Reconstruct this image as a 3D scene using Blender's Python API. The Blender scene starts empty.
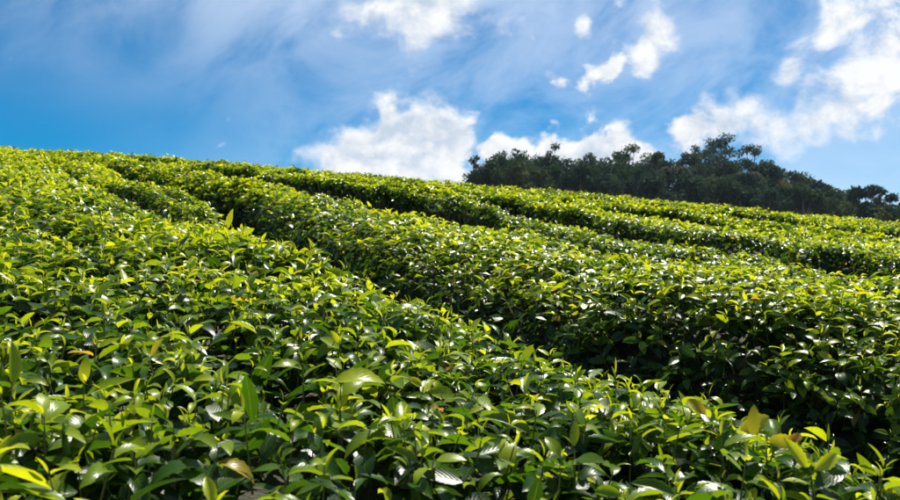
import bpy, math, random
import numpy as np
from mathutils import Matrix, Vector

rng = np.random.default_rng(11)
random.seed(11)
scene = bpy.context.scene
C = scene.collection
R = math.radians

# ------------------------------------------------------------------ camera
CAM_Z = 1.20
cam_d = bpy.data.cameras.new('camera')
cam = bpy.data.objects.new('camera', cam_d)
C.objects.link(cam)
cam.location = (0, 0, CAM_Z)
cam.rotation_euler = (R(90 + 2.95), 0, 0)
cam_d.sensor_width = 36.0
cam_d.lens = 36.0 * 780 / 900
cam_d.clip_start = 0.05
cam_d.clip_end = 5000
cam_d.dof.use_dof = True
cam_d.dof.focus_distance = 2.3
cam_d.dof.aperture_fstop = 8.0
scene.camera = cam

# ------------------------------------------------------------------ light
SUN_EL, SUN_AZ = 57.0, 28.0          # azimuth clockwise from +Y (the way the camera looks)
sd = Vector((math.sin(R(SUN_AZ)) * math.cos(R(SUN_EL)), math.cos(R(SUN_AZ)) * math.cos(R(SUN_EL)), math.sin(R(SUN_EL))))
sun_d = bpy.data.lights.new('sun', 'SUN')
sun_d.energy = 5.0
sun_d.angle = R(0.53)
sun_d.color = (1.0, 0.95, 0.86)
sun = bpy.data.objects.new('sun', sun_d)
C.objects.link(sun)
sun.rotation_euler = sd.to_track_quat('Z', 'Y').to_euler()
sun.location = sd * 60

vs = scene.view_settings
vs.view_transform = 'Standard'
vs.look = 'None'
vs.exposure = 0.95
vs.gamma = 1.0
vs.use_curve_mapping = False
scene.render.engine = 'CYCLES'
cy = scene.cycles
cy.use_denoising = True
cy.max_bounces = 8
cy.diffuse_bounces = 3
cy.glossy_bounces = 2
cy.transmission_bounces = 4
cy.transparent_max_bounces = 4
cy.sample_clamp_indirect = 6.0
cy.caustics_reflective = False
cy.caustics_refractive = False


# ------------------------------------------------------------------ node helper
class NT:
    def __init__(self, tree):
        self.t = tree
        tree.nodes.clear()

    def n(self, typ, **kw):
        nd = self.t.nodes.new(typ)
        for k, v in kw.items():
            setattr(nd, k, v)
        return nd

    def put(self, sock, v):
        if isinstance(v, bpy.types.NodeSocket):
            self.t.links.new(v, sock)
        elif v is not None:
            sock.default_value = v

    def math(self, op, a, b=None, c=None, clamp=False):
        nd = self.n('ShaderNodeMath', operation=op, use_clamp=clamp)
        for i, v in enumerate((a, b, c)):
            if v is not None:
                self.put(nd.inputs[i], v)
        return nd.outputs[0]

    def vmath(self, op, a, b=None):
        nd = self.n('ShaderNodeVectorMath', operation=op)
        self.put(nd.inputs[0], a)
        if b is not None:
            self.put(nd.inputs[1], b)
        return nd.outputs[0]

    def noise(self, vec, scale, detail=4, rough=0.5, dist=0.0, lac=2.0):
        nd = self.n('ShaderNodeTexNoise')
        if vec is not None:
            self.put(nd.inputs['Vector'], vec)
        nd.inputs['Scale'].default_value = scale
        nd.inputs['Detail'].default_value = detail
        nd.inputs['Roughness'].default_value = rough
        nd.inputs['Distortion'].default_value = dist
        nd.inputs['Lacunarity'].default_value = lac
        return nd

    def smooth(self, v, a, b, lo=0.0, hi=1.0):
        nd = self.n('ShaderNodeMapRange', interpolation_type='SMOOTHSTEP')
        self.put(nd.inputs['Value'], v)
        self.put(nd.inputs['From Min'], a)
        self.put(nd.inputs['From Max'], b)
        nd.inputs['To Min'].default_value = lo
        nd.inputs['To Max'].default_value = hi
        return nd.outputs[0]

    def mix(self, f, a, b, blend='MIX'):
        nd = self.n('ShaderNodeMix', data_type='RGBA', blend_type=blend)
        self.put(nd.inputs[0], f)
        self.put(nd.inputs[6], a)
        self.put(nd.inputs[7], b)
        return nd.outputs[2]

    def ramp(self, f, stops):
        nd = self.n('ShaderNodeValToRGB')
        e = nd.color_ramp.elements
        while len(e) < len(stops):
            e.new(0.5)
        for el, (p, c) in zip(e, stops):
            el.position = p
            el.color = (*c, 1)
        self.put(nd.inputs[0], f)
        return nd.outputs[0]


# ------------------------------------------------------------------ world: sky with drifting cloud
world = bpy.data.worlds.new('World')
scene.world = world
world.use_nodes = True
w = NT(world.node_tree)
out = w.n('ShaderNodeOutputWorld')
bg = w.n('ShaderNodeBackground')
bg.inputs['Strength'].default_value = 0.060
w.t.links.new(bg.outputs[0], out.inputs[0])
sky = w.n('ShaderNodeTexSky', sky_type='NISHITA')
sky.sun_disc = False
sky.sun_elevation = R(SUN_EL)
sky.sun_rotation = R(SUN_AZ)
sky.altitude = 1200
sky.air_density = 1.0
sky.dust_density = 0.3
sky.ozone_density = 2.0
hs = w.n('ShaderNodeHueSaturation')
hs.inputs['Hue'].default_value = 0.494
hs.inputs['Saturation'].default_value = 1.75
hs.inputs['Value'].default_value = 0.85
w.put(hs.inputs['Color'], sky.outputs[0])
skycol = hs.outputs[0]
dirv = w.n('ShaderNodeTexCoord').outputs['Generated']
sep = w.n('ShaderNodeSeparateXYZ')
w.put(sep.inputs[0], dirv)
az = w.math('ARCTAN2', sep.outputs[0], sep.outputs[1])
el = w.math('ARCSINE', sep.outputs[2])
comb = w.n('ShaderNodeCombineXYZ')
w.put(comb.inputs[0], az)
w.put(comb.inputs[1], el)
ang = comb.outputs[0]


def sky_dir(px, py):
    """azimuth, elevation (radians) of a direction given as photo tangent offsets"""
    p = R(2.95)
    u, v = (px - 450) / 780, (250 - py) / 780
    d = Vector((u, math.cos(p) - v * math.sin(p), math.sin(p) + v * math.cos(p))).normalized()
    return math.atan2(d.x, d.y), math.asin(d.z)


# warped coordinates so the cloud edges billow
nz1 = w.noise(dirv, 9, 3, 0.5)
warp = w.vmath('SCALE', w.vmath('SUBTRACT', nz1.outputs['Color'], (0.5, 0.5, 0.5)))
warp.node.inputs['Scale'].default_value = 0.075
angw = w.vmath('ADD', ang, warp)

# (x, y, half width, half height, tilt in degrees, density) of each bank of cloud
banks = [
    (398, 154, 68, 36, 0, 1.6), (348, 164, 40, 20, 0, 1.4), (432, 148, 40, 36, 0, 1.5), (404, 132, 34, 20, 0, 1.4),
    (425, 8, 70, 30, -8, 1.35), (415, 34, 40, 26, 20, 0.8), (505, 34, 22, 18, -30, 0.5), (586, 18, 12, 12, 0, 0.75),
    (650, 40, 30, 36, 20, 1.0), (612, 66, 38, 14, -38, 0.8), (563, 84, 14, 12, 0, 0.6), (440, 84, 14, 10, 0, 0.5),
    (598, 150, 54, 20, 0, 1.15), (516, 152, 34, 14, 0, 1.0), (704, 132, 54, 22, -24, 1.05), (745, 110, 40, 14, -30, 0.75),
    (660, 150, 60, 22, 0, 0.7),
    (812, 112, 66, 34, -14, 1.2), (884, 62, 50, 36, -40, 0.98), (776, 76, 22, 14, -40, 0.8), (835, 84, 60, 22, -34, 0.85),
    (834, 22, 46, 20, -26, 1.0), (800, 40, 40, 12, -24, 0.7), (860, 6, 30, 16, 0, 0.6), (960, 40, 70, 50, -20, 1.0),
    (620, 2, 14, 10, 0, 0.6),
]
grp = bpy.data.node_groups.new('cloud_bank', 'ShaderNodeTree')
for nm, tp in (('Vector', 'NodeSocketVector'), ('Centre', 'NodeSocketVector'), ('Size', 'NodeSocketVector'), ('Tilt', 'NodeSocketFloat'), ('Density', 'NodeSocketFloat'), ('Sum', 'NodeSocketFloat')):
    grp.interface.new_socket(nm, in_out='INPUT', socket_type=tp)
grp.interface.new_socket('Sum', in_out='OUTPUT', socket_type='NodeSocketFloat')
g = NT(grp)
gi, go = g.n('NodeGroupInput'), g.n('NodeGroupOutput')
rel = g.vmath('SUBTRACT', gi.outputs['Vector'], gi.outputs['Centre'])
rot = g.n('ShaderNodeVectorRotate', rotation_type='Z_AXIS')
g.put(rot.inputs['Vector'], rel)
g.put(rot.inputs['Angle'], gi.outputs['Tilt'])
dv = g.vmath('DIVIDE', rot.outputs[0], gi.outputs['Size'])
q = g.n('ShaderNodeVectorMath', operation='DOT_PRODUCT')
g.put(q.inputs[0], dv)
g.put(q.inputs[1], dv)
fall = g.math('MULTIPLY', g.math('EXPONENT', g.math('MULTIPLY', q.outputs['Value'], -0.9)), gi.outputs['Density'])
g.put(go.inputs[0], g.math('MAXIMUM', fall, gi.outputs['Sum']))
acc = None
for (px, py, hw, hh, tilt, den) in banks:
    a, e = sky_dir(px, py)
    nd = w.n('ShaderNodeGroup', node_tree=grp)
    w.put(nd.inputs['Vector'], angw)
    nd.inputs['Centre'].default_value = (a, e, 0)
    nd.inputs['Size'].default_value = (hw / 780, hh / 780, 1)
    nd.inputs['Tilt'].default_value = R(tilt)
    nd.inputs['Density'].default_value = den
    if acc is not None:
        w.put(nd.inputs['Sum'], acc)
    acc = nd.outputs[0]
# the same broken cumulus goes on round the rest of the sky
rest = w.noise(w.vmath('MULTIPLY', dirv, (1, 1, 2.2)), 3.1, 2, 0.5)
away = w.smooth(w.math('ABSOLUTE', az), 0.62, 0.85)
up = w.smooth(el, 0.36, 0.46)
outside = w.math('MAXIMUM', away, up)
restm = w.math('MULTIPLY', w.smooth(rest.outputs[0], 0.50, 0.72), outside)
field = w.math('MAXIMUM', acc, restm)
cdir = w.vmath('MULTIPLY', dirv, (1, 1, 1.2))
fine = w.noise(cdir, 13, 10, 0.63, 0.25)
lit = w.noise(w.vmath('ADD', cdir, (0.010, 0.0, 0.016)), 13, 6, 0.63, 0.25)
puff = w.n('ShaderNodeTexVoronoi', feature='SMOOTH_F1')
w.put(puff.inputs['Vector'], w.vmath('ADD', cdir, w.vmath('MULTIPLY', fine.outputs['Color'], (0.03, 0.03, 0.03))))
puff.inputs['Scale'].default_value = 34
puff.inputs['Smoothness'].default_value = 0.4
fb = w.math('SUBTRACT', fine.outputs[0], 0.5)
dens = w.math('MULTIPLY_ADD', fb, 2.1, field)
dens = w.math('MULTIPLY_ADD', w.math('SUBTRACT', 0.42, puff.outputs['Distance']), 0.45, dens)
soft = w.noise(dirv, 4.0, 2, 0.5)
alpha = w.smooth(dens, 0.30, w.smooth(soft.outputs[0], 0.42, 0.66, 0.62, 1.25))
# cloud body: sunlit billows, greyer where deep and turned from the sun
rel_ = w.math('SUBTRACT', fine.outputs[0], lit.outputs[0])
shade = w.math('MULTIPLY_ADD', rel_, -4.0, 0.22)
body = w.noise(w.vmath('MULTIPLY', angw, (1, 1.4, 1)), 9, 4, 0.55)
deep = w.math('MULTIPLY', w.smooth(dens, 0.70, 1.3), w.smooth(body.outputs[0], 0.36, 0.64))
shade = w.math('MULTIPLY_ADD', deep, 0.75, shade, clamp=True)
ccol = w.mix(shade, (8.5, 8.6, 8.7, 1), (5.0, 5.8, 7.0, 1))
# high thin cirrus veil
cz = w.n('ShaderNodeVectorRotate', rotation_type='Z_AXIS')
w.put(cz.inputs['Vector'], ang)
cz.inputs['Angle'].default_value = R(-24)
ci = w.noise(w.vmath('MULTIPLY', cz.outputs[0], (2.4, 4.0, 1)), 2.4, 7, 0.58, 0.5)
hi = w.smooth(el, 0.14, 0.40)
rightw = w.smooth(az, -0.55, 0.05)
cov = w.math('MULTIPLY', w.math('MAXIMUM', hi, w.math('MULTIPLY', rightw, 0.75)), w.smooth(ci.outputs[0], 0.22, 0.66))
veil = w.math('MULTIPLY', cov, w.smooth(az, -0.60, -0.22, 0.26, 0.62))
col1 = w.mix(veil, skycol, (7.2, 8.2, 9.7, 1))
col2 = w.mix(alpha, col1, ccol)
w.put(bg.inputs['Color'], col2)


# ------------------------------------------------------------------ materials
def mat(name):
    m = bpy.data.materials.new(name)
    m.use_nodes = True
    return m, NT(m.node_tree)


def leaf_material(name, stops, trans_gain, trans_fac, rough, veins=True, spec=0.25):
    m, k = mat(name)
    o = k.n('ShaderNodeOutputMaterial')
    at = k.n('ShaderNodeAttribute', attribute_name='tint')
    uv = k.n('ShaderNodeAttribute', attribute_name='luv')
    base = k.ramp(at.outputs['Fac'], stops)
    geo = k.n('ShaderNodeNewGeometry')
    mott = k.noise(geo.outputs['Position'], 60, 3, 0.6)
    base = k.mix(k.smooth(mott.outputs[0], 0.3, 0.7, 0.0, 0.35), base, k.mix(1.0, base, (0.55, 0.62, 0.5, 1), 'MULTIPLY'))
    p = k.n('ShaderNodeBsdfPrincipled')
    if veins:
        sp = k.n('ShaderNodeSeparateXYZ')
        k.put(sp.inputs[0], uv.outputs['Vector'])
        au = k.math('ABSOLUTE', sp.outputs[0])
        rib = k.smooth(au, 0.03, 0.11, 1.0, 0.0)
        ph = k.math('MULTIPLY_ADD', sp.outputs[1], 52.0, k.math('MULTIPLY', au, -20.0))
        vein = k.smooth(k.math('SINE', ph), 0.6, 1.0)
        lines = k.math('MAXIMUM', rib, k.math('MULTIPLY', vein, 0.4))
        base = k.mix(k.math('MULTIPLY', lines, 0.34), base, k.mix(0.5, base, (0.22, 0.32, 0.06, 1)))
        spot = k.noise(geo.outputs['Position'], 150, 2, 0.5)
        base = k.mix(k.smooth(spot.outputs[0], 0.69, 0.74, 0.0, 0.6), base, (0.09, 0.045, 0.015, 1))
        bump = k.n('ShaderNodeBump')
        bump.inputs['Strength'].default_value = 0.10
        bump.inputs['Distance'].default_value = 0.0015
        hgt = k.math('MULTIPLY_ADD', k.math('SINE', ph), 0.5, k.math('MULTIPLY', rib, -1.6))
        hgt = k.math('MULTIPLY_ADD', mott.outputs[0], 1.2, hgt)
        k.put(bump.inputs['Height'], hgt)
        k.put(p.inputs['Normal'], bump.outputs[0])
    k.put(p.inputs['Base Color'], base)
    p.inputs['Roughness'].default_value = rough
    p.inputs['Specular IOR Level'].default_value = spec
    tr = k.n('ShaderNodeBsdfTranslucent')
    k.put(tr.inputs['Color'], k.mix(1.0, base, (*trans_gain, 1), 'MULTIPLY'))
    mx = k.n('ShaderNodeMixShader')
    k.put(mx.inputs[0], trans_fac)
    k.put(mx.inputs[1], p.outputs[0])
    k.put(mx.inputs[2], tr.outputs[0])
    k.put(o.inputs[0], mx.outputs[0])
    return m


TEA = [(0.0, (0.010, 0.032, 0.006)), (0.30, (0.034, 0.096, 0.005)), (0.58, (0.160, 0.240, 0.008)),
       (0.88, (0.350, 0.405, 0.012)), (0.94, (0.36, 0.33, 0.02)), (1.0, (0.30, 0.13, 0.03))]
M_TEA = leaf_material('tea_leaf', TEA, (1.80, 1.58, 0.6), 0.48, 0.31)
M_TEA_FAR = leaf_material('tea_leaf_far', TEA, (1.80, 1.58, 0.6), 0.48, 0.30, veins=False)
M_TREE = leaf_material('tree_leaf', [(0, (0.018, 0.038, 0.030)), (0.5, (0.042, 0.078, 0.036)), (0.85, (0.095, 0.115, 0.040)), (1, (0.15, 0.13, 0.04))],
                       (1.2, 1.2, 1.0), 0.2, 0.85, veins=False, spec=0.06)


def simple(name, c1, c2, scale, rough=0.85, bumpd=0.01):
    m, k = mat(name)
    o = k.n('ShaderNodeOutputMaterial')
    p = k.n('ShaderNodeBsdfPrincipled')
    geo = k.n('ShaderNodeNewGeometry')
    nz = k.noise(geo.outputs['Position'], scale, 6, 0.65)
    k.put(p.inputs['Base Color'], k.mix(k.smooth(nz.outputs[0], 0.32, 0.68), (*c1, 1), (*c2, 1)))
    p.inputs['Roughness'].default_value = rough
    b = k.n('ShaderNodeBump')
    b.inputs['Strength'].default_value = 0.8
    b.inputs['Distance'].default_value = bumpd
    k.put(b.inputs['Height'], nz.outputs[0])
    k.put(p.inputs['Normal'], b.outputs[0])
    k.put(o.inputs[0], p.outputs[0])
    return m


M_SOIL = simple('soil', (0.10, 0.062, 0.038), (0.19, 0.125, 0.075), 7, 0.95, 0.03)
M_TWIG = simple('tea_twig', (0.10, 0.075, 0.045), (0.20, 0.14, 0.085), 40, 0.8, 0.002)
M_SHOOT = simple('tea_shoot_stem', (0.10, 0.14, 0.03), (0.20, 0.16, 0.05), 30, 0.6, 0.001)
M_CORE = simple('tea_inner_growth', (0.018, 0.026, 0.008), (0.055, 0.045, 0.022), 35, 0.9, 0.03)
M_BARK = simple('tree_bark', (0.10, 0.085, 0.07), (0.24, 0.21, 0.18), 9, 0.9, 0.02)


# ------------------------------------------------------------------ numpy helpers
_perm = np.random.default_rng(5).random((256, 256))


def vnoise(x, y):
    xi, yi = np.floor(x).astype(int), np.floor(y).astype(int)
    fx, fy = x - xi, y - yi
    fx, fy = fx * fx * (3 - 2 * fx), fy * fy * (3 - 2 * fy)
    a = _perm[xi & 255, yi & 255]
    b = _perm[(xi + 1) & 255, yi & 255]
    c = _perm[xi & 255, (yi + 1) & 255]
    d = _perm[(xi + 1) & 255, (yi + 1) & 255]
    return (a * (1 - fx) + b * fx) * (1 - fy) + (c * (1 - fx) + d * fx) * fy - 0.5


def norm(v):
    return v / np.maximum(np.linalg.norm(v, axis=-1, keepdims=True), 1e-9)


def mesh_from(name, verts, faces_list, attrs=None, smooth=True):
    """faces_list: list of int arrays (F, k)"""
    me = bpy.data.meshes.new(name)
    me.vertices.add(len(verts))
    me.vertices.foreach_set('co', np.ascontiguousarray(verts, dtype=np.float32).ravel())
    loops = np.concatenate([f.ravel() for f in faces_list]).astype(np.int32)
    tot = np.concatenate([np.full(len(f), f.shape[1]) for f in faces_list])
    start = np.concatenate([[0], np.cumsum(tot)[:-1]]).astype(np.int32)
    me.loops.add(len(loops))
    me.loops.foreach_set('vertex_index', loops)
    me.polygons.add(len(tot))
    me.polygons.foreach_set('loop_start', start)
    me.polygons.foreach_set('use_smooth', np.full(len(tot), smooth))
    for nm, tp, arr in attrs or []:
        at = me.attributes.new(nm, tp, 'POINT')
        at.data.foreach_set('value' if tp == 'FLOAT' else 'vector', np.ascontiguousarray(arr, dtype=np.float32).ravel())
    me.update(calc_edges=True)
    return me


def link(name, me, m, parent=None, kind=None):
    o = bpy.data.objects.new(name, me)
    C.objects.link(o)
    if m is not None and len(me.materials) == 0:
        me.materials.append(m)
    if parent is not None:
        o.parent = parent
    if kind:
        o['kind'] = kind
    return o


def empty(name, loc, label, cat, group=None):
    o = bpy.data.objects.new(name, None)
    o.empty_display_size = 0.2
    C.objects.link(o)
    o.location = loc
    o['label'] = label
    o['category'] = cat
    if group:
        o['group'] = group
    return o


# ------------------------------------------------------------------ the hill
A_, B_ = -0.098, 0.170


def hill(x, y):
    """height of the ground"""
    x = np.asarray(x, float)
    y = np.asarray(y, float)
    z = A_ * x + B_ * y - (0.0001 * x * x - 0.00035 * x * y + 0.0009 * y * y)
    r = np.hypot(x, y)
    t = np.clip((r - 95) / 130, 0, 1)
    t = t * t * (3 - 2 * t)
    return z * (1 - t) + (-9.0) * t


SD = np.array([-0.555, 0.832])
ND = np.array([0.832, 0.555])


def sn2xy(s, n):
    return SD[0] * s + ND[0] * n, SD[1] * s + ND[1] * n


gn = 150
gu = np.linspace(-1, 1, gn)
gc = np.sinh(gu * 7.2) / np.sinh(7.2) * 1500
X, Y = np.meshgrid(gc, gc, indexing='ij')
Z = hill(X, Y) + 0.05 * vnoise(X * 2.1, Y * 2.1) * (np.hypot(X, Y) < 60)
gv = np.stack([X, Y, Z], -1).reshape(-1, 3)
i = np.arange(gn * gn).reshape(gn, gn)
gf = np.stack([i[:-1, :-1], i[1:, :-1], i[1:, 1:], i[:-1, 1:]], -1).reshape(-1, 4)
ground = link('ground', mesh_from('ground', gv, [gf]), M_SOIL, kind='structure')

# ------------------------------------------------------------------ tea leaves
def leaf_rows(nr):
    """rows along a leaf: position 0..1 and half-width profile"""
    r = np.linspace(0, 1, nr + 2)
    wd = np.sin(np.pi * r ** 0.86) ** 0.82 * (1 - 0.16 * r)
    wd[0] = 0.05
    wd[-1] = 0.0
    return r, wd


def build_leaves(L, nr, serr=0.0):
    """L: dict of arrays P, D, U, len, wid, bend, fold, tint, wave -> verts, tris/quads, tint, luv"""
    P, D, U = L['P'], norm(L['D']), L['U']
    S = norm(np.cross(U, D))
    Nn = np.cross(D, S)
    M = len(P)
    r, wd = leaf_rows(nr)
    wd = wd * (1 + serr * np.where(np.arange(nr + 2) % 2 == 0, 1, -1))          # toothed margin
    ln, bd = L['len'][:, None], L['bend'][:, None]
    b = np.where(np.abs(bd) < 0.02, 0.02, bd)
    xa = np.sin(b * r) / b * ln                    # along
    za = -(1 - np.cos(b * r)) / b * ln             # droop
    tang = b * r
    wv = L['wave'][:, None]
    hw = wd * L['wid'][:, None] * ln
    lift = np.sin(L['fold'][:, None] + 0 * r)
    spread = np.cos(L['fold'][:, None] + 0 * r)
    rip = wv * np.sin(r * 11 + wv * 300) * ln
    mid = P[:, None] + D[:, None] * xa[..., None] + Nn[:, None] * za[..., None]
    ln_n = Nn[:, None] * np.cos(tang)[..., None] + D[:, None] * np.sin(tang)[..., None]
    inner = slice(1, nr + 1)
    left = mid + S[:, None] * (hw * spread)[..., None] + ln_n * (hw * lift + rip)[..., None]
    right = mid - S[:, None] * (hw * spread)[..., None] + ln_n * (hw * lift - rip)[..., None]
    V = np.concatenate([mid, left[:, inner], right[:, inner]], 1)       # nr+2, nr, nr
    nv = V.shape[1]
    m_, l_, r_ = np.arange(nr + 2), np.arange(nr) + nr + 2, np.arange(nr) + 2 * nr + 2
    tri = [[m_[0], m_[1], l_[0]], [m_[0], r_[0], m_[1]], [m_[-1], l_[-1], m_[-2]], [m_[-1], m_[-2], r_[-1]]]
    quad = []
    for j in range(nr - 1):
        quad.append([m_[j + 1], m_[j + 2], l_[j + 1], l_[j]])
        quad.append([m_[j + 1], r_[j], r_[j + 1], m_[j + 2]])
    off = (np.arange(M) * nv)[:, None, None]
    fl = [(np.array(tri)[None] + off).reshape(-1, 3)]
    if quad:
        fl.append((np.array(quad)[None] + off).reshape(-1, 4))
    tint = np.repeat(L['tint'], nv)
    uvx = np.concatenate([np.zeros(nr + 2), np.ones(nr), -np.ones(nr)])
    uvy = np.concatenate([r, r[inner], r[inner]])
    luv = np.tile(np.stack([uvx, uvy, 0 * uvx], -1), (M, 1))
    return V.reshape(-1, 3), fl, tint, luv


def build_kites(L):
    """small far leaves: two triangles folded along the midrib"""
    P, D, U = L['P'], norm(L['D']), L['U']
    S = norm(np.cross(U, D))
    Nn = np.cross(D, S)
    ln = L['len'][:, None]
    hw = L['wid'][:, None] * ln * 1.05
    b = L['bend'][:, None]
    tip = P + D * ln * np.cos(b * 0.45) - Nn * ln * np.sin(b * 0.45)
    c = P + D * ln * 0.45
    lf = np.sin(L['fold'])[:, None]
    sp_ = np.cos(L['fold'])[:, None]
    V = np.stack([P, tip, c + S * hw * sp_ + Nn * hw * lf, c - S * hw * sp_ + Nn * hw * lf], 1)
    M = len(P)
    off = (np.arange(M) * 4)[:, None, None]
    f = (np.array([[0, 1, 2], [0, 3, 1]])[None] + off).reshape(-1, 3)
    luv = np.tile(np.array([[0, 0, 0], [0, 1, 0], [1, 0.45, 0], [-1, 0.45, 0]], float), (M, 1))
    return V.reshape(-1, 3), [f], np.repeat(L['tint'], 4), luv


def take(L, idx):
    return {k: v[idx] for k, v in L.items()}


def cat(Ls):
    return {k: np.concatenate([l[k] for l in Ls]) for k in Ls[0]}


def leaf_mesh(name, L, nr, serr=0.0):
    V, fl, tint, luv = build_leaves(L, nr, serr)
    return mesh_from(name, V, fl, [('tint', 'FLOAT', tint), ('luv', 'FLOAT_VECTOR', luv)])


def tube_mesh(name, A, Bv, ra, rb, sides=3):
    """tapered straight tubes from A to B joined into one mesh"""
    d = norm(Bv - A)
    ref = np.where(np.abs(d[:, 2:3]) < 0.9, np.array([[0, 0, 1.0]]), np.array([[1.0, 0, 0]]))
    s = norm(np.cross(d, ref))
    t = np.cross(d, s)
    vs_ = []
    for c, rr in ((A, ra), (Bv, rb)):
        for kk in range(sides):
            a = 2 * math.pi * kk / sides
            vs_.append(c + (s * math.cos(a) + t * math.sin(a)) * rr[:, None])
    V = np.stack(vs_, 1)
    q = np.array([[kk, (kk + 1) % sides, sides + (kk + 1) % sides, sides + kk] for kk in range(sides)])
    off = (np.arange(len(A)) * 2 * sides)[:, None, None]
    return mesh_from(name, V.reshape(-1, 3), [(q[None] + off).reshape(-1, 4)])


# ------------------------------------------------------------------ hedges
H_TOP = 0.75


def wob(s):
    return 0.07 * np.sin(s * 0.45 + 0.8) + 0.035 * np.sin(s * 1.15) - 0.10


class Hedge:
    def __init__(self, pts, s0, s1, step=0.0, seed=0, pf=2.9, pr=4.0, dz=0.0):
        # pts: list of (s, n front, n rear)
        self.ps = np.array(pts, float)
        self.s0, self.s1, self.step, self.seed, self.pf, self.pr, self.dz = s0, s1, step, seed, pf, pr, dz

    def band(self, s):
        j = self.seed * 3.7
        n0 = np.interp(s, self.ps[:, 0], self.ps[:, 1]) + wob(s) + 0.12 * vnoise(s * 0.9 + j, 0 * s + j)
        n1 = np.interp(s, self.ps[:, 0], self.ps[:, 2]) + wob(s) + 0.12 * vnoise(s * 0.9 + j + 40, 0 * s + j)
        return n0, n1

    def surf(self, s, th, inset=0.0):
        """point on the hedge; th 0 = front foot, pi = rear foot"""
        n0, n1 = self.band(s)
        nc, W = (n0 + n1) / 2, (n1 - n0) / 2
        c, sn = np.cos(th), np.sin(th)
        p = np.where(c > 0, self.pf, self.pr)
        f = np.sign(c) * np.abs(c) ** (2 / p)
        h = np.abs(sn) ** (2 / p)
        n = nc - W * f
        stp = np.interp(s, self.ps[:, 0], self.ps[:, 3]) if self.ps.shape[1] > 3 else self.step
        x, y = sn2xy(s, n)
        bump = 0.10 * vnoise(x * 1.3 + self.seed, y * 1.3) + 0.07 * vnoise(x * 3.4, y * 3.4 + self.seed) + 0.04 * vnoise(x * 8, y * 8)
        top = H_TOP + self.dz + bump + stp * 0.5 * f - inset
        if self.s0 > 0:                                # a row that starts here grows up from low end bushes
            e = np.clip((s - self.s0) / 1.6, 0, 1)
            top = top * (0.12 + 0.88 * np.sqrt(e))
        z = hill(x, y) + top * h
        return np.stack([x, y, z], -1), f, h

    def normals(self, s, th):
        e = 0.02
        a, _, _ = self.surf(s, th - e)
        b, _, _ = self.surf(s, th + e)
        c, _, _ = self.surf(s + 0.03, th)
        d, _, _ = self.surf(s - 0.03, th)
        nn = norm(np.cross(b - a, c - d))
        flip = nn[:, 2] < -0.2
        return np.where(flip[:, None], -nn, nn)


N_ = 0
hedges = []   # (Hedge, name, label)
G_ROW = 'clipped tea hedges in rows up the hillside'
hd = [
    ('h0', [(-5, -3.0, -1.15), (40, -3.0, -1.15)], 0.0, 'tea hedge on the far side of the broad leafy hedge from the dark aisle'),
    ('h1', [(-5, -0.62, 1.66), (1.0, -0.62, 1.60), (3.5, -0.62, 1.58), (5.0, -0.6, 1.48), (7, -0.55, 1.42), (8.5, -0.6, 1.50), (11, -0.6, 1.62), (40, -0.6, 1.62)], 0.0, 'broad tea hedge with the largest leaves, on the downhill side of the wide dark aisle'),
    ('h1b', [(4.4, 1.74, 1.82), (6.4, 1.58, 2.10), (8.5, 1.55, 2.14), (11, 1.56, 2.15), (40, 1.56, 2.15)], 0.04, 'thin wedge-shaped tea hedge starting where the wide dark aisle narrows'),
    ('h2', [(-5, 2.28, 4.02, 0.10), (1.5, 2.24, 4.02, 0.10), (4.2, 2.16, 4.0, 0.10), (6, 2.3, 3.66, 0.14), (7, 2.60, 3.62, 0.24), (40, 2.60, 3.6, 0.28)], 0.10, 'tea hedge facing the wide dark aisle, with a tall shaded leafy side'),
]
lab = ['second', 'third', 'fourth', 'fifth', 'sixth', 'seventh', 'eighth', 'ninth', 'tenth', 'eleventh', 'twelfth', 'thirteenth', 'fourteenth', 'fifteenth', 'sixteenth', 'seventeenth', 'eighteenth']
rows = [
    [(-12, 4.0, 4.9, 0.02), (4.0, 3.95, 4.85, 0.02), (6.2, 4.12, 5.0, 0.27), (40, 4.08, 4.95, 0.30)],
    [(-12, 5.55, 6.75, 0.30), (2, 5.45, 6.65, 0.30), (7.5, 5.48, 6.50, 0.28), (9, 5.45, 6.30, 0.30), (40, 5.4, 6.25, 0.30)],
    [(-12, 6.75, 7.85, 0.02), (7.0, 6.6, 7.72, 0.04), (9, 6.75, 7.5, 0.26), (40, 6.7, 7.45, 0.30)],
    [(-12, 7.85, 9.3, 0.04), (5.0, 7.75, 9.15, 0.04), (7, 7.98, 9.05, 0.30), (40, 7.9, 8.9, 0.32)],
    [(-12, 9.35, 11.2, 0.06), (4, 9.25, 11.05, 0.06), (9, 9.4, 10.2, 0.3), (40, 9.4, 10.2, 0.32)],
    [(8.0, 10.6, 11.05, 0.2), (10, 10.6, 11.05, 0.3), (40, 10.6, 11.05, 0.32)],
    [(-12, 11.75, 13.2, 0.32), (5, 11.6, 13.0, 0.34), (40, 11.5, 12.7, 0.34)],
]
for j, (a0, a1) in enumerate([(13.2, 14.5), (14.95, 16.2), (16.65, 18.0), (18.45, 19.8), (20.3, 21.7), (22.2, 23.6), (24.1, 25.6), (26.1, 27.8)]):
    rows.append([(-12, a0 + 0.1, a1, 0.22), (8, a0 + 0.05, a1 - 0.05, 0.25), (12, a0, a1 - 0.08, 0.38), (40, a0, a1 - 0.1, 0.38)])
for j, r_ in enumerate(rows):
    hd.append(('h%d' % (j + 3), r_, 0.3, '%s tea hedge uphill from the wide dark aisle' % lab[j]))

VIS_T = 29.0
PITCH = R(2.95)


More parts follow.
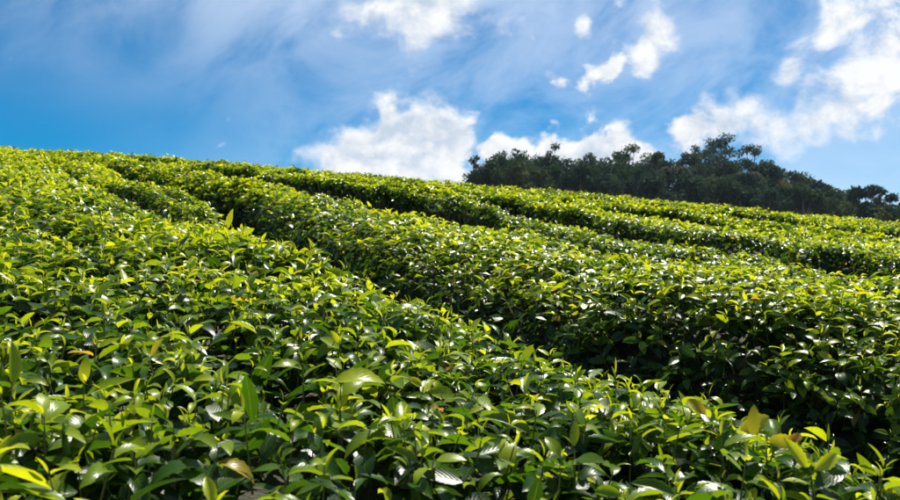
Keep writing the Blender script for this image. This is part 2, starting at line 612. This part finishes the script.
def screen(P):
    x, y, z = P[:, 0], P[:, 1], P[:, 2] - CAM_Z
    dep = y * math.cos(PITCH) + z * math.sin(PITCH)
    upv = -y * math.sin(PITCH) + z * math.cos(PITCH)
    dep_ = np.maximum(dep, 1e-3)
    return 450 + 780 * x / dep_, 250 - 780 * upv / dep_, dep


def sample(H, s_lo, s_hi, per_m2):
    """random points over the hedge surface, even by area"""
    ths = np.linspace(0.04, math.pi - 0.04, 60)
    smid = np.full(60, (s_lo + s_hi) / 2)
    pr_, _, _ = H.surf(smid, ths)
    seg = np.linalg.norm(np.diff(pr_, axis=0), axis=1)
    cum = np.concatenate([[0], np.cumsum(seg)])
    m = int(per_m2 * cum[-1] * (s_hi - s_lo))
    s = rng.uniform(s_lo, s_hi, m)
    th = np.interp(rng.uniform(0, cum[-1], m), cum, ths)
    return s, th


def make_leaves(H, s, th, scale, near):
    """shoots rising from the canopy: leaves up a little stem; returns leaves and stems"""
    P, f, h = H.surf(s, th)
    Nn = H.normals(s, th)
    m = len(s)
    fl0 = np.clip((0.85 - np.minimum(th, math.pi - th)) / 0.3, 0, 1)
    upish = norm(Nn * 0.75 + np.array([0, 0, 0.75]) * (1 - 0.5 * fl0)[:, None] + rng.normal(0, 0.22, (m, 3)))
    patch = vnoise(P[:, 0] * 1.1 + 9, P[:, 1] * 1.1) + 0.6 * vnoise(P[:, 0] * 4 + 3, P[:, 1] * 4)
    vig = np.clip(rng.normal(0.5, 0.22, m) + 0.45 * patch, 0.05, 1.0)         # vigour of the shoot
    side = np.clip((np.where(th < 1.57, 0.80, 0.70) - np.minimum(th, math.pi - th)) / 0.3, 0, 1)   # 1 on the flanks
    tall = np.where(rng.random(m) < 0.04, 0.02, 0.0)
    shoot = scale * (0.05 + 0.045 * vig + tall) * (1 - 0.6 * side) * (1.0 if near else 0.75)
    sink = scale * (rng.random(m) ** 1.6 * 0.085)
    root = P - Nn * (sink + 0.03)[:, None]
    nleaf = 5 if near else 4
    az0 = rng.uniform(0, 2 * math.pi, m)
    ref = norm(np.cross(upish, np.tile([[0.3, 0.9, 0.1]], (m, 1))))
    ref2 = np.cross(upish, ref)
    Ls = []
    for q in range(nleaf + (1 if near else 0)):
        fr = min(q / (nleaf - 1), 1.0)                          # 0 lowest .. 1 tip
        a = az0 + q * 2.4 + rng.normal(0, 0.3, m)
        outv = ref * np.cos(a)[:, None] + ref2 * np.sin(a)[:, None]
        elev = np.clip(0.08 + 0.50 * fr ** 1.6 + rng.normal(0, 0.24, m), -0.5, 1.1)
        if q == nleaf:                                # the bud
            elev = np.clip(rng.normal(1.35, 0.12, m), 0.9, 1.57)
        D = norm(outv * np.cos(elev)[:, None] + upish * np.sin(elev)[:, None])
        U = norm(upish + rng.normal(0, 0.30, (m, 3)))
        size = np.array([0.088, 0.090, 0.080, 0.064, 0.042, 0.03])[q + (0 if near else 0)]
        if not near and q == 3:
            size = 0.052
        ln = np.minimum(scale * size * rng.uniform(0.72, 1.22, m) * (0.82 + 0.35 * vig), 0.088 * max(scale, 1.0))
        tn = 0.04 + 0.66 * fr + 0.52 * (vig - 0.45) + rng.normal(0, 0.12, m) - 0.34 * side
        tn = np.clip(tn, 0.0, 0.88 - 0.60 * side)  # flank leaves coloured darker: fewer young ones, and aisle shade put into the tint
        odd = rng.random(m)
        tn = np.where(odd < 0.010, rng.uniform(0.90, 1.0, m), tn)
        bend = np.clip(rng.normal(1.05 - 0.25 * fr, 0.38, m), -0.1, 1.8)
        Ls.append(dict(P=root + upish * (shoot * (0.15 + 0.85 * fr))[:, None] + D * (0.004 * scale),
                       D=D, U=U, len=ln, wid=rng.uniform(0.21, 0.28, m) if q < nleaf else np.full(m, 0.11), bend=bend,
                       fold=np.clip(rng.normal(0.40, 0.18, m), -0.05, 0.95), tint=tn, wave=rng.uniform(0, 0.012, m)))
    # old leaves lower in the bush
    m2 = int(m * (1.5 if near else 0.8))
    idx = rng.integers(0, m, m2)
    D = norm(rng.normal(0, 1, (m2, 3)) * np.array([1, 1, 0.45]) + Nn[idx] * 0.25)
    Ls.append(dict(P=P[idx] + rng.normal(0, 0.03, (m2, 3)) * scale - Nn[idx] * (scale * rng.uniform(0.02, 0.14, m2))[:, None],
                   D=D, U=norm(Nn[idx] * 0.5 + np.array([0, 0, 0.6]) + rng.normal(0, 0.35, (m2, 3))),
                   len=scale * rng.uniform(0.05, 0.098, m2), wid=rng.uniform(0.19, 0.25, m2), bend=rng.normal(0.5, 0.35, m2),
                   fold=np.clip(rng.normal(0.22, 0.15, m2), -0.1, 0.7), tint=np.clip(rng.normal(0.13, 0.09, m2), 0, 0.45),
                   wave=rng.uniform(0, 0.012, m2)))
    stems = (root - upish * (0.05 * scale), root + upish * shoot[:, None])
    return cat(Ls), stems


# leaf shapes shared by the single leaves
VAR = []
vr = np.random.default_rng(3)
for tb in np.linspace(0.04, 0.88, 11):
    for bb in (0.05, 0.55, 1.05, 1.5):
        VAR.append((tb, bb))
for tb in (0.93, 0.96, 0.99):
    for bb in (0.3, 1.2):
        VAR.append((tb, bb))
var_me = []
for (tb, bb) in VAR:
    one = dict(P=np.zeros((1, 3)), D=np.array([[1.0, 0, 0]]), U=np.array([[0, 0, 1.0]]), len=np.array([1.0]), wid=np.array([vr.uniform(0.2, 0.24)]),
               bend=np.array([bb]), fold=np.array([vr.uniform(0.2, 0.65)]), tint=np.array([tb]), wave=np.array([vr.uniform(0.004, 0.014)]))
    me = leaf_mesh('leaf', one, 11, 0.07)
    me.materials.append(M_TEA)
    var_me.append(me)
VARA = np.array(VAR)


def single_leaf(parent, base, P, D, U, ln, tint, bend, label=None):
    k = int(np.argmin(((VARA[:, 0] - tint) / 0.08) ** 2 + ((VARA[:, 1] - bend) / 0.5) ** 2))
    D = norm(np.asarray(D, float)[None])[0]
    S = norm(np.cross(U, D)[None])[0]
    Nn = np.cross(D, S)
    o = bpy.data.objects.new('leaf', var_me[k])
    C.objects.link(o)
    o.parent = parent
    M = Matrix(((D[0] * ln, S[0] * ln, Nn[0] * ln, P[0] - base[0]), (D[1] * ln, S[1] * ln, Nn[1] * ln, P[1] - base[1]),
                (D[2] * ln, S[2] * ln, Nn[2] * ln, P[2] - base[2]), (0, 0, 0, 1)))
    o.matrix_local = M
    if label:
        o['label'] = label
    return o


tri_total = 0
roots = {}
for hi_, (key, pts, step, label) in enumerate(hd):
    rear_only = key in ('h0',)
    starts = pts[0][0] > 0
    s0 = pts[0][0] if starts else -3.0
    H = Hedge(pts, s0, 36, step, seed=hi_ + 1, pf=2.5 if key == 'h2' else (3.2 if key in ('h1', 'h0') else 10.0), pr=8.0 if hi_ > 3 else 4.0, dz=-0.07 if key == 'h1b' else 0.0)
    # where along the row anything could be seen
    ss = np.arange(-14, 40, 0.25)
    n0, n1 = H.band(ss)
    x, y = sn2xy(ss, (n0 + n1) / 2)
    ok = (np.hypot(x, y) < VIS_T) & (y > -1.6) & (x < 0.85 * np.maximum(y, 0) + 2.6) & (x > -1.05 * np.maximum(y, 0) - 2.6) & (ss >= (pts[0][0] if starts else -14))
    if not ok.any():
        continue
    sa, sb = ss[ok].min(), ss[ok].max()
    ms = np.array([(sa + sb) / 2])
    a0, a1 = H.band(ms)
    bx, by = sn2xy(ms, (a0 + a1) / 2)
    base = np.array([bx[0], by[0], float(hill(bx[0], by[0]))])
    root = empty('tea_hedge', base, label, 'tea hedge', G_ROW)
    roots[key] = (root, base, H)
    # solid dark shell in place of the woody inner growth, blocking light between leaves
    sg = np.arange(sa - 0.3, sb + 0.3, 0.16)
    tg = np.linspace(0.0, math.pi, 22)
    SS, TT = np.meshgrid(sg, tg, indexing='ij')
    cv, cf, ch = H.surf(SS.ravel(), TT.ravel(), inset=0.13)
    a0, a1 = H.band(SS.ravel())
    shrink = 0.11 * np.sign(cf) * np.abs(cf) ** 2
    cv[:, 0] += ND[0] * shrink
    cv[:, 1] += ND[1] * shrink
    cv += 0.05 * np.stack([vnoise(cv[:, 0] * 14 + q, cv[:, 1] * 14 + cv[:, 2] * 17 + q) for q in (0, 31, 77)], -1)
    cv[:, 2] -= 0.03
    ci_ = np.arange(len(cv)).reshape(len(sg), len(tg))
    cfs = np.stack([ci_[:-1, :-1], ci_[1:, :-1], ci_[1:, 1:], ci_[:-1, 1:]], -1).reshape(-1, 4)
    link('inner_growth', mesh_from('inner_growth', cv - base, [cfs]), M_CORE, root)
    # leaves by distance
    nearL, midL, farL = [], [], []
    stemA, stemB = [], []
    for s in np.arange(sa, sb, 0.5):
        e = min(s + 0.5, sb)
        c0, c1 = H.band(np.array([s + 0.25]))
        x, y = sn2xy(np.array([s + 0.25]), (c0 + c1) / 2)
        cx0, cy0 = sn2xy(np.array([s + 0.25]), c0)
        t = max(0.4, min(math.hypot(x[0], y[0]), math.hypot(cx0[0], cy0[0]), 99))
        if key in ('h1',):
            t = max(0.4, s * 0.85) if s > 0 else 0.6
        inview = y[0] > 0.3 and abs(x[0]) < 0.68 * y[0] + 1.4
        if t < 3.4:
            dens, scale, near = 385, 0.92, True
        elif t < 8:
            dens, scale, near = 400, 0.95, False
        else:
            scale = min(1.0 + (t - 8) * 0.04, 1.55)
            dens, near = 380 / scale ** 2, False
        if not inview or key == 'h0':
            dens, near = dens * 0.45, False
        sp, tp = sample(H, s, e, dens)
        # thin the rear flank, which faces away, and the front so its dark inside shows
        keep = ((tp < 2.55) | (rng.random(len(tp)) < (0.55 if t < 6 else 0.25))) & ((tp > 0.62) | (rng.random(len(tp)) < (0.8 if key in ('h1', 'h2') else 0.35)))
        sp, tp = sp[keep], tp[keep]
        if not len(sp):
            continue
        Lv, st = make_leaves(H, sp, tp, scale, near)
        (nearL if near else (midL if t < 8 else farL)).append(Lv)
        if near:
            stemA.append(st[0])
            stemB.append(st[1])
    # the largest leaves in view are single parts
    if nearL:
        L = cat(nearL)
        if key in ('h1', 'h2'):
            tipc = L['P'] + L['D'] * (L['len'] * 0.5)[:, None]
            sx, sy, dep = screen(tipc)
            # top-most leaf in each cell of a coarse grid over the canopy counts as uncovered
            q = np.floor(tipc[:, :2] / 0.035).astype(int)
            code = q[:, 0] * 100003 + q[:, 1]
            order = np.lexsort((-tipc[:, 2], code))
            first = np.ones(len(order), bool)
            first[1:] = code[order][1:] != code[order][:-1]
            topm = np.zeros(len(code), bool)
            topm[order[first]] = True
            inf = (sx > 5) & (sx < 895) & (sy > 150) & (sy < 496) & (dep > 0.45) & topm
            score = np.where(inf, L['len'] / np.maximum(dep, 0.3), 0)
            pick = np.argsort(-score)[:292]
            pick = pick[score[pick] > 0]
            for j in pick:
                single_leaf(root, base, L['P'][j], L['D'][j], L['U'][j], L['len'][j], L['tint'][j], L['bend'][j])
            keep = np.ones(len(code), bool)
            keep[pick] = False
            L = take(L, keep)
        # nothing grows right up against the lens
        far = np.linalg.norm(L['P'] - np.array([0, 0, CAM_Z]), axis=1) > 0.35
        L = take(L, far)
        V, fl, tint, luv = build_leaves(L, 4)
        tri_total += len(fl[0]) + 2 * len(fl[1])
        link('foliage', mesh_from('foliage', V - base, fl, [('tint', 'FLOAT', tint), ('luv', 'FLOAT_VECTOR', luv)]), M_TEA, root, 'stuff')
        A, Bv = np.concatenate(stemA), np.concatenate(stemB)
        link('shoot_stems', tube_mesh('shoot_stems', A - base, Bv - base, np.full(len(A), 0.0022), np.full(len(A), 0.0012)), M_SHOOT, root, 'stuff')
    rest_ = midL + farL
    if rest_:
        if midL:
            V, fl, tint, luv = build_leaves(cat(midL), 1)
            tri_total += len(fl[0])
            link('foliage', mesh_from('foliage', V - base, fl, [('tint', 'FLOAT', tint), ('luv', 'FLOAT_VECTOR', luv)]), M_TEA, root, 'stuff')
        if farL:
            V, fl, tint, luv = build_kites(cat(farL))
            tri_total += len(fl[0])
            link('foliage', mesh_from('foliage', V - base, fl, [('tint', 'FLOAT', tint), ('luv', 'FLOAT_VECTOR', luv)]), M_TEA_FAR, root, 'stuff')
    # bare woody twigs on the flanks beside the aisles
    if key in ('h0', 'h1', 'h1b', 'h2', 'h3', 'h4'):
        m = int(26 * min(sb - sa, 12))
        s = rng.uniform(sa, min(sb, sa + 12), m)
        fl_ = rng.random(m) < 0.75
        th = np.where(fl_, rng.uniform(0.03, 0.7, m), rng.uniform(2.4, 3.1, m))
        Pp, _, _ = H.surf(s, th)
        c0, c1 = H.band(s)
        cx, cyy = sn2xy(s + rng.normal(0, 0.15, m), (c0 + c1) / 2 + (np.where(fl_, c0, c1) - (c0 + c1) / 2) * 0.55)
        foot = np.stack([cx, cyy, hill(cx, cyy) + 0.02], -1)
        Pp = Pp + rng.normal(0, 0.04, (m, 3))
        knee = foot * 0.45 + Pp * 0.55 + rng.normal(0, 0.05, (m, 3)) + np.array([0, 0, 0.06])
        A = np.concatenate([foot, knee])
        Bv = np.concatenate([knee, Pp])
        link('twigs', tube_mesh('twigs', A - base, Bv - base, np.concatenate([np.full(m, 0.010), np.full(m, 0.0055)]), np.concatenate([np.full(m, 0.0055), np.full(m, 0.002)]), 4), M_TWIG, root, 'stuff')


# leaves that stand out of the canopy, each with its own look
def on_canopy(px, py):
    """point of the tea canopy found by walking out from the place the photograph was taken"""
    u, v = (px - 450) / 780, (250 - py) / 780
    d = Vector((u, math.cos(PITCH) - v * math.sin(PITCH), math.sin(PITCH) + v * math.cos(PITCH)))
    t = 0.5
    while t < 12:
        p = d * t
        if p.z + CAM_Z < float(hill(p.x, p.y)) + H_TOP + 0.075:
            return np.array([p.x, p.y, p.z + CAM_Z])
        t += 0.01
    return None


spec = [  # px, py, length, direction, up, tint, bend, label
    (335, 382, 0.090, (1, 0.1, 0.35), (0, -0.6, 0.8), 0.84, 1.05, 'arched bright yellow-green leaf'),
    (740, 430, 0.068, (0.85, 0.3, 0.25), (0.1, -1.0, 0.15), 0.93, 0.3, 'broad yellowed leaf'),
    (752, 436, 0.050, (0.2, 0.2, 0.9), (-0.1, -1.0, 0.1), 0.92, 0.3, None),
    (768, 440, 0.054, (0.95, 0.1, -0.1), (0.1, -1.0, 0.2), 0.91, 0.3, None),
    (786, 442, 0.034, (0.9, -0.2, 0.5), (0, -0.9, 0.4), 0.99, 1.2, 'curled brown leaf'),
    (706, 415, 0.045, (-0.6, 0.2, 0.7), (0, -1.0, 0.2), 0.96, 1.2, 'orange-brown leaf tip'),
    (806, 468, 0.048, (-0.5, 0.2, 0.8), (0.2, -1.0, 0.1), 0.88, 0.3, None),
    (814, 470, 0.052, (0.9, 0.2, 0.45), (-0.2, -1.0, 0.2), 0.86, 0.55, None),
    (229, 228, 0.085, (0.15, 0.1, 1), (-0.3, -0.9, 0.1), 0.86, 0.05, 'upright young leaf'),
    (12, 384, 0.060, (-0.05, 0.05, 1), (0.95, -0.3, 0.0), 0.66, 0.3, 'upright pale leaf'),
]
r1, b1, H1 = roots['h1']
for (px, py, ln, D, U, tn, bd, lb) in spec:
    p = on_canopy(px, py)
    if p is not None:
        single_leaf(r1, b1, p, np.array(D, float), np.array(U, float), ln, tn, bd, lb)

print('tea triangles', tri_total)


# ------------------------------------------------------------------ trees beyond the hill
def tree_leaves(centres, radii, count, size, tint0, flat=0.6, droop=0.0):
    """clumps of leaf-sized blades"""
    m = count
    pr = radii ** 2
    k = rng.choice(len(centres), m, p=pr / pr.sum())
    v = norm(rng.normal(0, 1, (m, 3)))
    rr = radii[k] * rng.random(m) ** 0.42
    P = centres[k] + v * rr[:, None] * np.array([1, 1, flat])
    D = norm(rng.normal(0, 1, (m, 3)) + v * 0.6 + np.array([0, 0, -droop]))
    ct = rng.normal(0, 0.2, len(centres))
    tint = np.clip(tint0 + ct[k] + rng.normal(0, 0.10, m), 0, 1)
    return dict(P=P, D=D, U=norm(rng.normal(0, 0.6, (m, 3)) + np.array([0, 0, 0.8])), len=size * rng.uniform(0.6, 1.5, m), wid=rng.uniform(0.22, 0.4, m),
                bend=rng.normal(0.3, 0.3, m), fold=rng.normal(0.15, 0.15, m), tint=tint, wave=np.zeros(m))


def limbs(name, segs, parent):
    A = np.array([s[0] for s in segs])
    Bv = np.array([s[1] for s in segs])
    return link(name, tube_mesh(name, A, Bv, np.array([s[2] for s in segs]), np.array([s[3] for s in segs]), 6), M_BARK, parent)


def make_tree(px, ytop, dist, kind, label, wpx=None, tint=0.35):
    u = (px - 450) / 780
    x, y = u * dist, dist
    g = float(hill(x, y))
    ztop = CAM_Z + dist * (290 - ytop) / 780
    hgt = max(ztop - g, 1.2) * (1.04 if kind in ('round', 'shrub') else 1.09)
    nm = {'round': 'broadleaf_tree', 'open': 'open_crowned_tree', 'fern': 'tree_fern', 'shrub': 'understory_shrub', 'slim': 'slender_tree'}[kind]
    if kind in ('round', 'shrub') and '%s' in label:
        label = label % ('very dark' if tint < 0.25 else ('dark green' if tint < 0.42 else 'olive green'))
    root = empty(nm, (x, y, g), label, 'shrub' if kind == 'shrub' else 'tree', 'shrubs along the wood edge' if kind == 'shrub' else 'trees of the wood behind the hill')
    W = (wpx or 40) / 780 * dist / 2
    segs = []
    lean = rng.normal(0, 0.05, 2) * hgt

    def trunk(top, r):
        pts = [np.array([0, 0, -0.3])]
        for q in (0.35, 0.7, 1.0):
            pts.append(np.array([lean[0] * q + rng.normal(0, 0.12), lean[1] * q + rng.normal(0, 0.12), top * q]))
        for q in range(3):
            segs.append((pts[q], pts[q + 1] + (pts[q + 1] - pts[q]) * 0.02, r * (1 - 0.22 * q), r * (1 - 0.22 * (q + 1))))
        return pts

    cs, rs = [], []
    if kind in ('round', 'shrub'):
        low = 0.10 if kind == 'shrub' else 0.14
        pts = trunk(hgt * 0.7, 0.05 + hgt * 0.016)
        nc = int(30 if kind == 'round' else 18)
        for q in range(nc):
            a = rng.uniform(0, 2 * math.pi)
            zz = rng.uniform(low, 0.93)
            prof = math.sqrt(max(0.05, 1 - ((zz - 0.52) / 0.50) ** 2))
            rr = W * prof * rng.uniform(0.35, 0.95)
            c = np.array([rr * math.cos(a) + lean[0] * zz, rr * math.sin(a) + lean[1] * zz, hgt * zz])
            cs.append(c)
            rs.append(min(W, hgt * 0.4) * rng.uniform(0.24, 0.46))
        cs.append(np.array([lean[0], lean[1], hgt * 0.93]))
        rs.append(W * 0.3)
        for c in cs[::2]:
            j = pts[1] * 0.4 + pts[2] * 0.6
            segs.append((j, c, 0.05 + hgt * 0.004, 0.02))
        cnt, size, flat, dr = (4300 if kind == 'round' else 2500), 0.30, 0.85, 0.2
    elif kind in ('open', 'slim'):
        pts = trunk(hgt * 0.62, 0.06 + hgt * 0.011)
        nc = 18 if kind == 'open' else 11
        for q in range(nc):
            a = q * 2.4 + rng.normal(0, 0.4)
            zz = 0.50 + 0.46 * (q + 0.5) / nc + rng.normal(0, 0.03)
            rr = W * rng.uniform(0.3, 1.0) * (1.0 if zz < 0.85 else 0.55)
            c = np.array([rr * math.cos(a) + lean[0], rr * math.sin(a) + lean[1], hgt * min(zz, 0.97)])
            cs.append(c)
            rs.append(W * rng.uniform(0.24, 0.42))
            j = pts[2] * (1 - (zz - 0.5)) + pts[3] * (zz - 0.5)
            kn = j * 0.4 + c * 0.6 + np.array([0, 0, -0.10 * hgt * 0.5]) + rng.normal(0, 0.15, 3)
            segs.append((j, kn, 0.07, 0.045))
            segs.append((kn, c, 0.045, 0.015))
            for _ in range(3):
                segs.append((kn * 0.3 + c * 0.7, c + rng.normal(0, 1, 3) * rs[-1] * 0.8, 0.02, 0.008))
        cnt, size, flat, dr = (2800 if kind == 'open' else 1100), 0.22, 0.65, 0.1
    if kind == 'fern':
        pts = trunk(hgt * 0.86, 0.13)
        Ls = []
        tip = pts[-1]
        nf = 18
        for q in range(nf):
            a = 2 * math.pi * q / nf + rng.normal(0, 0.12)
            ln = W * rng.uniform(0.85, 1.15)
            ts = np.linspace(0, 1, 9)
            rise = hgt * 0.14
            pp = np.stack([tip[0] + ln * ts * math.cos(a), tip[1] + ln * ts * math.sin(a), tip[2] + rise * np.sin(ts * 2.1) * 1.2 - ln * 0.55 * ts ** 2.4], -1)
            for j in range(8):
                segs.append((pp[j], pp[j + 1], 0.022, 0.018))
            mm = 46
            tt = rng.uniform(0.1, 1, mm)
            bp = np.stack([np.interp(tt, ts, pp[:, c]) for c in range(3)], -1)
            sd_ = np.sign(rng.normal(0, 1, mm))
            D = np.stack([-math.sin(a) * sd_ + 0.5 * math.cos(a), math.cos(a) * sd_ + 0.5 * math.sin(a), -0.35 + rng.normal(0, 0.1, mm)], -1)
            Ls.append(dict(P=bp, D=norm(D), U=np.tile([[0, 0, 1.0]], (mm, 1)), len=0.42 * (1.05 - tt ** 2 * 0.7) * rng.uniform(0.8, 1.2, mm), wid=np.full(mm, 0.13),
                           bend=np.full(mm, 0.5), fold=np.full(mm, 0.1), tint=np.clip(rng.normal(0.42, 0.1, mm), 0, 1), wave=np.zeros(mm)))
        L = cat(Ls)
    else:
        L = tree_leaves(np.array(cs), np.array(rs), cnt, size, tint, flat, dr)
    limbs('trunk', segs, root)
    V, fl, tn, luv = build_kites(L)
    link('fronds' if kind == 'fern' else 'crown', mesh_from('crown', V, fl, [('tint', 'FLOAT', tn), ('luv', 'FLOAT_VECTOR', luv)], smooth=False), M_TREE, root)
    return root


LB = {
    'round': 'dense %s broadleaf tree in the wood behind the hill',
    'open': 'tall open-crowned tree with bare limbs standing above the wood',
    'shrub': 'low %s shrub filling the edge of the wood',
    'fern': 'drooping tree fern at the edge of the wood',
}
trees = [
    (478, 161, 78, 'slim', 18, 0.3, 'small twiggy tree standing alone at the uphill end of the wood'),
    (500, 155, 82, 'round', 44, 0.32, None), (524, 154, 88, 'round', 46, 0.40, None), (546, 151, 84, 'slim', 22, 0.4, 'slender tree poking out of the dense uphill half of the wood'),
    (562, 159, 80, 'round', 46, 0.30, None), (586, 156, 86, 'round', 42, 0.45, None), (606, 161, 80, 'round', 42, 0.35, None),
    (622, 153, 84, 'open', 30, 0.40, None), (641, 151, 86, 'open', 38, 0.42, None), (654, 158, 82, 'round', 34, 0.35, None), (668, 157, 78, 'open', 26, 0.36, None),
    (684, 156, 82, 'open', 30, 0.40, None), (704, 149, 84, 'open', 40, 0.38, None), (723, 142, 80, 'open', 44, 0.36, 'tallest open-crowned tree at the top of the wood'), (744, 152, 82, 'open', 38, 0.40, None),
    (764, 162, 80, 'round', 36, 0.28, None), (780, 167, 76, 'round', 38, 0.30, None), (800, 176, 78, 'open', 34, 0.42, None),
    (818, 183, 76, 'round', 36, 0.35, None), (838, 193, 74, 'round', 38, 0.5, None), (700, 166, 76, 'round', 44, 0.28, None), (730, 164, 76, 'round', 44, 0.30, None),
    (864, 189, 70, 'round', 22, 0.30, 'small dark tree standing apart at the downhill end of the wood'),
    (887, 190, 70, 'open', 28, 0.34, 'sparse tree with sky showing through, at the downhill end of the wood'),
    (908, 200, 70, 'round', 30, 0.3, None), (940, 205, 70, 'round', 40, 0.3, None), (985, 208, 70, 'round', 44, 0.35, None), (640, 168, 74, 'round', 46, 0.3, None),
    (675, 172, 72, 'fern', 40, 0.5, None), (615, 178, 70, 'fern', 40, 0.5, None), (748, 176, 70, 'fern', 36, 0.5, None), (535, 168, 74, 'round', 44, 0.33, None),
]
for px, yt, dist, kind, wpx, tn, lb in trees:
    make_tree(px, yt, dist, kind, lb or LB[kind], wpx, tn)
for j, px in enumerate(np.arange(492, 860, 17)):
    yt = np.interp(px, [480, 500, 540, 600, 660, 722, 760, 800, 846, 870], [172, 164, 161, 168, 165, 156, 168, 184, 202, 206]) + rng.normal(0, 2.5)
    make_tree(px + rng.normal(0, 4), yt, rng.uniform(84, 94), 'round', '%s broadleaf tree at the back of the wood, behind its front trees', rng.uniform(40, 54), rng.uniform(0.08, 0.7))
for j, px in enumerate(np.arange(470, 1000, 15)):
    px = px + rng.normal(0, 4)
    yt = np.interp(px, [470, 500, 600, 700, 800, 860, 1000], [174, 166, 174, 178, 193, 206, 214]) + rng.normal(0, 3)
    warm = 806 < px < 848
    make_tree(px, yt, rng.uniform(62, 72), 'shrub', 'yellowish shrub filling the edge of the wood' if warm else LB['shrub'], rng.uniform(34, 50), 0.60 if warm else rng.uniform(0.2, 0.45))

# ------------------------------------------------------------------ the moist hill air
hx, hy, z0, z1 = 1600.0, 1600.0, -12.0, 26.0
hv = np.array([[x, y, z] for x in (-hx, hx) for y in (-hy, hy) for z in (z0, z1)])
hf = np.array([[0, 1, 3, 2], [4, 6, 7, 5], [0, 4, 5, 1], [2, 3, 7, 6], [0, 2, 6, 4], [1, 5, 7, 3]])
m_h, k = mat('haze_air')
o_ = k.n('ShaderNodeOutputMaterial')
pv = k.n('ShaderNodeVolumePrincipled')
pv.inputs['Color'].default_value = (0.62, 0.80, 1.0, 1)
pv.inputs['Density'].default_value = 0.0002
pv.inputs['Anisotropy'].default_value = 0.2
k.put(o_.inputs['Volume'], pv.outputs[0])
link('haze', mesh_from('haze', hv, [hf], smooth=False), m_h, kind='stuff')
